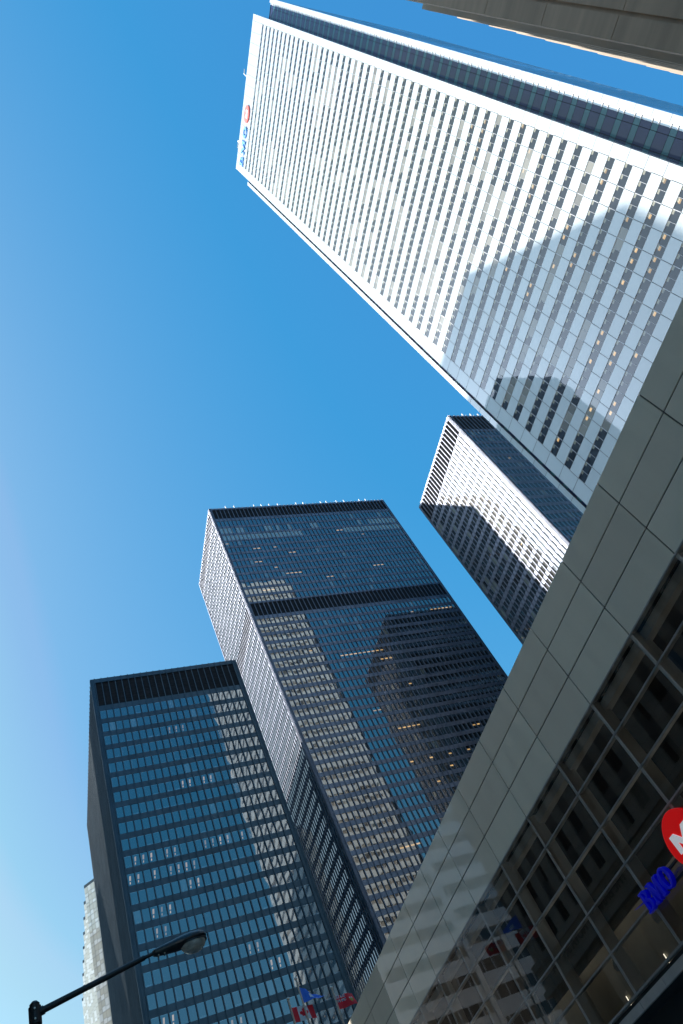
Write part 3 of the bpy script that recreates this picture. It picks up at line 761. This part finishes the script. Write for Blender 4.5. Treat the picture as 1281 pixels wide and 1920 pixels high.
# ---------------------------------------------------------------- street lamp
def street_lamp():
    y = -16.5
    base = (-0.02, y)
    t = thing('street_lamp', 'black street lamp with a single arm and a mottled glass bowl', 'street lamp', (base[0], y, 0))
    zt = 7.06
    mb = MB(); mb.tube((*base, G), (*base, zt), .105, .085, 20); mb.tube((*base, zt), (*base, zt + .05), .095, .05, 20); mb.build('pole', 'pole_black', t, True)
    mb = MB(); mb.tube((*base, zt - .36), (*base, zt - .05), .115, .115, 20); mb.build('collar', 'pole_black', t, True)
    A = Vector((base[0] - .05, y, 6.90)); B = Vector((-2.10, y + .02, 7.315)); C = Vector((-2.36, y + .02, 7.36))
    mb = MB(); mb.tube(A, B, .062, .05, 20); mb.tube(B, C, .036, .036, 16); mb.build('arm', 'pole_black', t, True)
    # cobra head: sections along its length (s, centre z, half width, up, down)
    d = Vector((-1, 0, .07)).normalized(); up = Vector((.07, 0, 1)).normalized(); sd = Vector((0, 1, 0))
    o = Vector((-2.27, y + .02, 7.345))
    sec = [(0, .05, .05, .06), (.05, .075, .07, .08), (.25, .11, .095, .10), (.45, .15, .115, .115), (.62, .18, .135, .11), (.80, .19, .145, .09), (.97, .17, .13, .07), (1.07, .12, .09, .05), (1.12, .03, .02, .02)]
    n = 20; rings = []
    for s_, hw, hu, hd in sec:
        r = []
        for i in range(n):
            a = 2 * math.pi * i / n; ca, sa = math.cos(a), math.sin(a)
            r.append(o + d * s_ + sd * (ca * hw) + up * (sa * (hu if sa > 0 else hd)))
        rings.append(r)
    mb = MB()
    for a, b in zip(rings, rings[1:]):
        for i in range(n): j = (i + 1) % n; mb.poly((a[i], a[j], b[j], b[i]))
    mb.poly(rings[0][::-1]); mb.poly(rings[-1])
    hd_ = mb.build('lamp_head', 'lamp_black', t, True)
    # bowl below the front half
    mb = MB(); cs = o + d * .82 - up * .075; nr = 8
    prev = None
    for k in range(nr + 1):
        th = math.pi / 2 * k / nr; rr = math.cos(th); zz = math.sin(th)
        ring = [cs + d * (rr * .265 * math.cos(2 * math.pi * i / 28)) + sd * (rr * .165 * math.sin(2 * math.pi * i / 28)) - up * (.20 * zz) for i in range(28)]
        if prev:
            for i in range(28): j = (i + 1) % 28; mb.poly((prev[i], ring[i], ring[j], prev[j]))
        prev = ring
    mb.build('lens', 'lens', hd_, True)
    mb = MB(); pr = None
    for k, (ra, rb, dz) in enumerate(((.285, .18, -.005), (.285, .18, -.035), (.262, .155, -.035))):
        ring = [cs + d * (ra * math.cos(2 * math.pi * i / 28)) + sd * (rb * math.sin(2 * math.pi * i / 28)) + up * (dz + .03) for i in range(28)]
        if pr:
            for i in range(28): j = (i + 1) % 28; mb.poly((pr[i], pr[j], ring[j], ring[i]))
        pr = ring
    mb.build('lens_rim', 'pole_black', hd_, True)
    mb = MB(); q = o + d * 1.10 - up * .03; mb.tube(q, q - up * .06, .018, .018, 8); mb.tube(q - up * .06 - sd * .05, q - up * .06 + sd * .05, .01, .01, 6); mb.build('latch', 'pole_black', hd_)
    for k in (-1, 1):
        for sx in (.10, .22):
            mb = MB(); q = o + d * sx + sd * (k * .045) - up * .07; mb.tube(q, q - up * .03, .016, .016, 6); mb.build('clamp_bolt', 'flagpole', hd_)
    for zz in (zt - .30, zt - .12):
        mb = MB(); mb.tube((base[0], y + .10, zz), (base[0], y + .145, zz), .018, .018, 6); mb.build('collar_bolt', 'flagpole', t)
    mb = MB(); mb.tube(A + Vector((-.02, 0, 0)), A + Vector((-.11, 0, .023)), .078, .078, 16); mb.build('arm_socket', 'pole_black', t, True)
street_lamp()

# ---------------------------------------------------------------- flags and their poles
def inpoly(x, y, P):
    c = False; n = len(P)
    for i in range(n):
        x1, y1 = P[i]; x2, y2 = P[(i + 1) % n]
        if (y1 > y) != (y2 > y) and x < (x2 - x1) * (y - y1) / (y2 - y1) + x1: c = not c
    return c
LEAF = [(0, -.95), (.06, -.95), (.04, -.50), (.50, -.56), (.42, -.38), (.88, -.02), (.76, .06), (.84, .34), (.58, .28), (.52, .42), (.28, .16), (.38, .70), (.20, .60), (0, .95)]
LEAF = LEAF + [(-x, y) for x, y in LEAF[::-1]]
def canada(u, v):
    if u < .25 or u > .75: return 0
    return 0 if inpoly((u - .5) / .235, (v - .5) / .42, LEAF) else 1
def ensign(u, v):
    if u < .5 and v > .5:
        a, b = u / .5, (v - .5) / .5
        if abs(a - .5) < .06 or abs(b - .5) < .10: return 0
        if abs(a - .5) < .11 or abs(b - .5) < .17: return 1
        d = min(abs(b - a), abs(b - 1 + a))
        if d < .05: return 0
        if d < .13: return 1
        return 3
    q = (u - .76) / .10, (v - .45) / .22
    if abs(q[0]) < 1 and -1 < q[1] < 1 and (q[1] > -.2 or abs(q[0]) < 1 + q[1]):
        if q[1] > .45: return 1 if abs(q[0]) > .2 else 0
        return 4 if int((q[1] + 1) * 4) % 2 else 5
    return 0
def plainblue(u, v):
    if abs(u - .5) < .13 and abs(v - .42) < .20 and (abs((u - .5) / .13) + abs((v - .42) / .2)) > .45: return 1
    if abs(u - .5) < .03 and abs(v - .42) < .1: return 0 + 1
    return 2
def flag(px, py, ztop, wd, ht, pat, label, droop, wave, ang, thick=.008):
    n1, n2 = 64, 36; mb = MB()
    dirx, diry = math.cos(ang), math.sin(ang)
    def P(i, j):
        u, v = i / n1, j / n2
        ph = u * wave[0] * 2 * math.pi + v * 1.2
        off = wave[1] * u ** .7 * math.sin(ph) * wd
        sag = droop * (u ** 1.5) * wd
        sq = 1 - wave[2] * u * (1 if v < .5 else .6)
        fold = wave[3] * u * (v - .5)
        l = u * wd * (1 - .18 * abs(droop))
        return Vector((px + .03 * dirx + dirx * l - diry * (off + fold * wd), py + .03 * diry + diry * l + dirx * (off + fold * wd), ztop - ht + ht * (.5 + (v - .5) * sq) - sag))
    for i in range(n1):
        for j in range(n2):
            mb.poly((P(i, j), P(i + 1, j), P(i + 1, j + 1), P(i, j + 1)), pat((i + .5) / n1, (j + .5) / n2))
    o = mb.build('flag', ['f_red', 'f_white', 'f_blue', 'f_navy', 'f_green', 'f_gold'], None, True)
    me = o.data
    md = o.modifiers.new('thickness', 'SOLIDIFY'); md.thickness = thick
    tag(o, label, 'flag'); return o
def flagpole(px, py, zt, label):
    t = thing('flagpole', label, 'flagpole', (px, py, 0), 'flagpoles by the glass pavilion')
    mb = MB(); mb.tube((px, py, G), (px, py, zt), .075, .045, 12); mb.build('pole', 'flagpole', t, True)
    mb = MB()
    prev = None
    for k in range(7):
        a = -math.pi / 2 + math.pi * k / 6
        ring = [(px + .085 * math.cos(a) * math.cos(q), py + .085 * math.cos(a) * math.sin(q), zt + .07 + .085 * math.sin(a)) for q in [2 * math.pi * i / 12 for i in range(12)]]
        if prev:
            for i in range(12): j = (i + 1) % 12; mb.poly((prev[i], prev[j], ring[j], ring[i]))
        prev = ring
    mb.build('finial', 'flagpole', t, True)
FY = -43.0
flagpole(-.2835 * 43, FY, .347 * 43, 'tan flagpole flying the red and white maple leaf flag')
flagpole(-.30 * 43, FY, .366 * 43, 'tan flagpole flying the drooping plain blue flag')
flagpole(-.34 * 43, FY, .343 * 43, 'tan flagpole flying the red flag with a union jack corner')
flag(-.2835 * 43, FY, .347 * 43 - .38, 1.28, .72, canada, 'red and white flag with a maple leaf, lowest of the three flags', .02, (1.3, .07, .05, .1), math.radians(192))
flag(-.30 * 43, FY, .366 * 43 - .36, 1.25, .82, plainblue, 'blue flag folded to a drooping point above the maple leaf flag', .22, (1.6, .10, .80, .5), math.radians(200))
flag(-.34 * 43, FY, .343 * 43 - .36, 1.12, .66, ensign, 'red flag with a small union jack beside the glass building edge', .0, (1.0, .10, .05, .15), math.radians(190))

# ---------------------------------------------------------------- the far side of the street: seen mirrored in the glass and by the shade they cast
def stone_bank():
    X, Y0, Y1, H = 8.0, -78.0, 30.0, 51.0
    t = thing('stone_bank_building', 'brown stone bank building with paired windows mirrored in the glass panes', 'building', (28, -24, 0))
    b = MB(); b.box(X + .25, 48, Y0 + .25, Y1, G, H); b.build('wall', 'lime', t)
    b = MB(); b.box(22, 48.2, -46, Y1 - 1, H - 1, 103); b.build('upper_shade_block', 'lime', t)  # unseen block, with low base, shaped to shade the concrete tower and pass sky light
    for k in range(11):
        b = MB(); b.box(21.9, 22.1, -45, Y1 - 2, 60 + k * 3.7, 61.8 + k * 3.7, 0, (random.random(), 0, 0, 0)); b.build('window_band', 'dull_glass', t)
    ny = int((Y1 - Y0) / 3.1)
    rows = [-0.0 + 22.6 + 3.72 * k for k in range(7)]
    mb = MB()                                  # stone piers between the windows, floor by floor bands come after
    for k in range(ny + 1):
        yc = Y1 - .8 - k * 3.1
        mb.box(X, X + .26, yc - .75, yc + .75, G, H - .02)
    mb.build('pier', 'lime', t)
    for zi, z in enumerate(rows):
        mb = MB(); mb.box(X + .12, X + .24, Y0 + .3, Y1 - .3, z - 1.95, z); mb.build('spandrel', 'lime_dark', t)
        mb = MB()
        for k in range(ny):
            yc = Y1 - .8 - (k + .5) * 3.1
            for s in (-.78, .02):
                mb.pane((X + .16, yc + s), WF, -.76, z, z + 1.77, 0, (0, 0, 0, 0)) if False else mb.poly(((X + .2, yc + s + .76, z), (X + .2, yc + s, z), (X + .2, yc + s, z + 1.77), (X + .2, yc + s + .76, z + 1.77)), 0, None, (random.random(), 1.0 if random.random() < .12 else 0, 0, 0))
        mb.build('window_band', 'dull_glass', t)
    mb = MB(); mb.box(X - .35, X + .27, Y0 - .1, Y1, 21.9, 22.5); mb.box(X - .12, X + .27, Y0 - .05, Y1, 20.0, 21.9); mb.box(X - .5, X + .27, Y0 - .2, Y1, 19.4, 20.0); mb.build('cornice', 'lime', t)
    for k in range(6):
        yc = -70 + k * 15.5
        mb = MB(); mb.box(X - .02, X + .255, yc - 2.2, yc + 2.2, 4, 18, 0, (.3, .0, 0, 0)); mb.build('hall_window', 'dull_glass', t)
    # carved name on the frieze
    cu = bpy.data.curves.new('frieze', 'FONT'); cu.body = 'THE BANK OF NOVA SCOTIA'; cu.size = 1.35; cu.extrude = .05; cu.align_x = 'CENTER'
    tmp = bpy.data.objects.new('tmp', cu); COL.objects.link(tmp)
    me = bpy.data.meshes.new_from_object(tmp.evaluated_get(bpy.context.evaluated_depsgraph_get())); bpy.data.objects.remove(tmp); bpy.data.curves.remove(cu)
    bb = BASE[t.name]; o3 = Vector((X - .17, -66.0, 20.45 + EYE)) - bb
    me.transform(Matrix(((0, 0, -1, o3.x), (-1, 0, 0, o3.y), (0, 1, 0, o3.z), (0, 0, 0, 1))))
    me.materials.clear(); me.materials.append(M['lime_dark']); me.name = 'carved_lettering'
    o = bpy.data.objects.new('carved_lettering', me); COL.objects.link(o); o.parent = t
stone_bank()

def steel_tower():
    x0, x1, y0, y1, H = 20.6, 52.0, -190.0, -113.5, 238.0
    t = thing('stainless_tower', 'pale steel tower with bands of wide windows mirrored in the grey panels', 'office tower', (36, -150, 0))
    b = MB(); b.box(x0 + .4, x1 - .4, y0 + .4, y1 - .4, G, H - .5); b.build('core', 'louvre', t)
    for k in range(57):
        z = H - 6 - 3.95 * k; mb = MB()
        mb.ring(x0 + .15, x1 - .15, y0 + .15, y1 - .15, z - 3.95 + 1.75, z, .3); mb.build('spandrel', 'stainless', t)
        mb = MB(); zz = z - 3.95
        for i in range(18):
            pw = (x1 - x0) / 18
            mb.pane((x1 - i * pw - .05, y1 - .3), NF, pw - .1, zz, zz + 1.75, 0, (random.random(), 1.0 if random.random() < .15 else 0, 0, 0))
        for i in range(42):
            pw = (y1 - y0) / 42
            mb.pane((x0 + .3, y1 - i * pw - .05), WF, pw - .1, zz, zz + 1.75, 0, (random.random(), 1.0 if random.random() < .15 else 0, 0, 0))
        mb.build('window_band', 'dull_glass', t)
    for i in range(19):
        a = x1 - i * (x1 - x0) / 18; mb = MB(); mb.box(a - .07, a + .07, y1 - .32, y1 - .16, G, H - 6); mb.build('mullion', 'stainless', t)
    wx = 6.5
    mb = MB(); mb.box(wx + .4, x0 - .01, y0 + .4, y1 - .4, G, 52); mb.build('wing', 'louvre', t)
    for k in range(14):
        z = 53.0 - 3.95 * k; mb = MB(); mb.box(wx, x0 - .02, y1 - .45, y1 - .15, z - 2.2, z); mb.build('spandrel', 'stainless', t)
        mb = MB()
        for i in range(8):
            pw = (x0 - wx) / 8; mb.pane((x0 - i * pw - .05, y1 - .3), NF, pw - .1, z - 3.95, z - 2.2, 0, (random.random(), 1.0 if random.random() < .15 else 0, 0, 0))
        mb.build('window_band', 'dull_glass', t)
    for i in range(1, 9):
        a = x0 - i * (x0 - wx) / 8; mb = MB(); mb.box(a - .07, a + .07, y1 - .32, y1 - .16, G, 52); mb.build('mullion', 'stainless', t)
    mb = MB(); mb.box(wx - .4, wx + .4, y1 - .35, y1, G, 53.2); mb.build('pier', 'stainless', t)
    for i in range(4):
        xx = x0 + i * (x1 - x0) / 3; a = min(max(xx, x0 + .5), x1 - .5)
        mb = MB(); mb.box(a - .5, a + .5, y1 - .35, y1, G, H); mb.build('pier', 'stainless', t)
    for i in range(1, 8):
        yy = y1 - i * (y1 - y0) / 7; a = max(yy, y0 + .5)
        mb = MB(); mb.box(x0, x0 + .35, a - .5, a + .5, G, H); mb.build('pier', 'stainless', t)
    mb = MB(); mb.ring(x0 + .1, x1 - .1, y0 + .1, y1 - .1, H - 6, H, .35); mb.build('parapet', 'stainless', t)
steel_tower()

def east_block():
    t = thing('slab_tower', 'plain slab tower down the street whose shadow falls on the lower dark tower', 'office tower', (80, -275, 0))
    x0, x1, y0, y1, H = 60, 102, -305, -248.3, 190.0
    b = MB(); b.box(x0 + .2, x1 - .2, y0 + .2, y1 - .2, G, H); b.build('wall', 'concrete_plain', t)
    for k in range(48):
        z = H - 4 - 3.9 * k
        mb = MB(); mb.ring(x0, x1, y0, y1, z - 2, z, .19); mb.build('spandrel', 'stainless', t)
east_block()
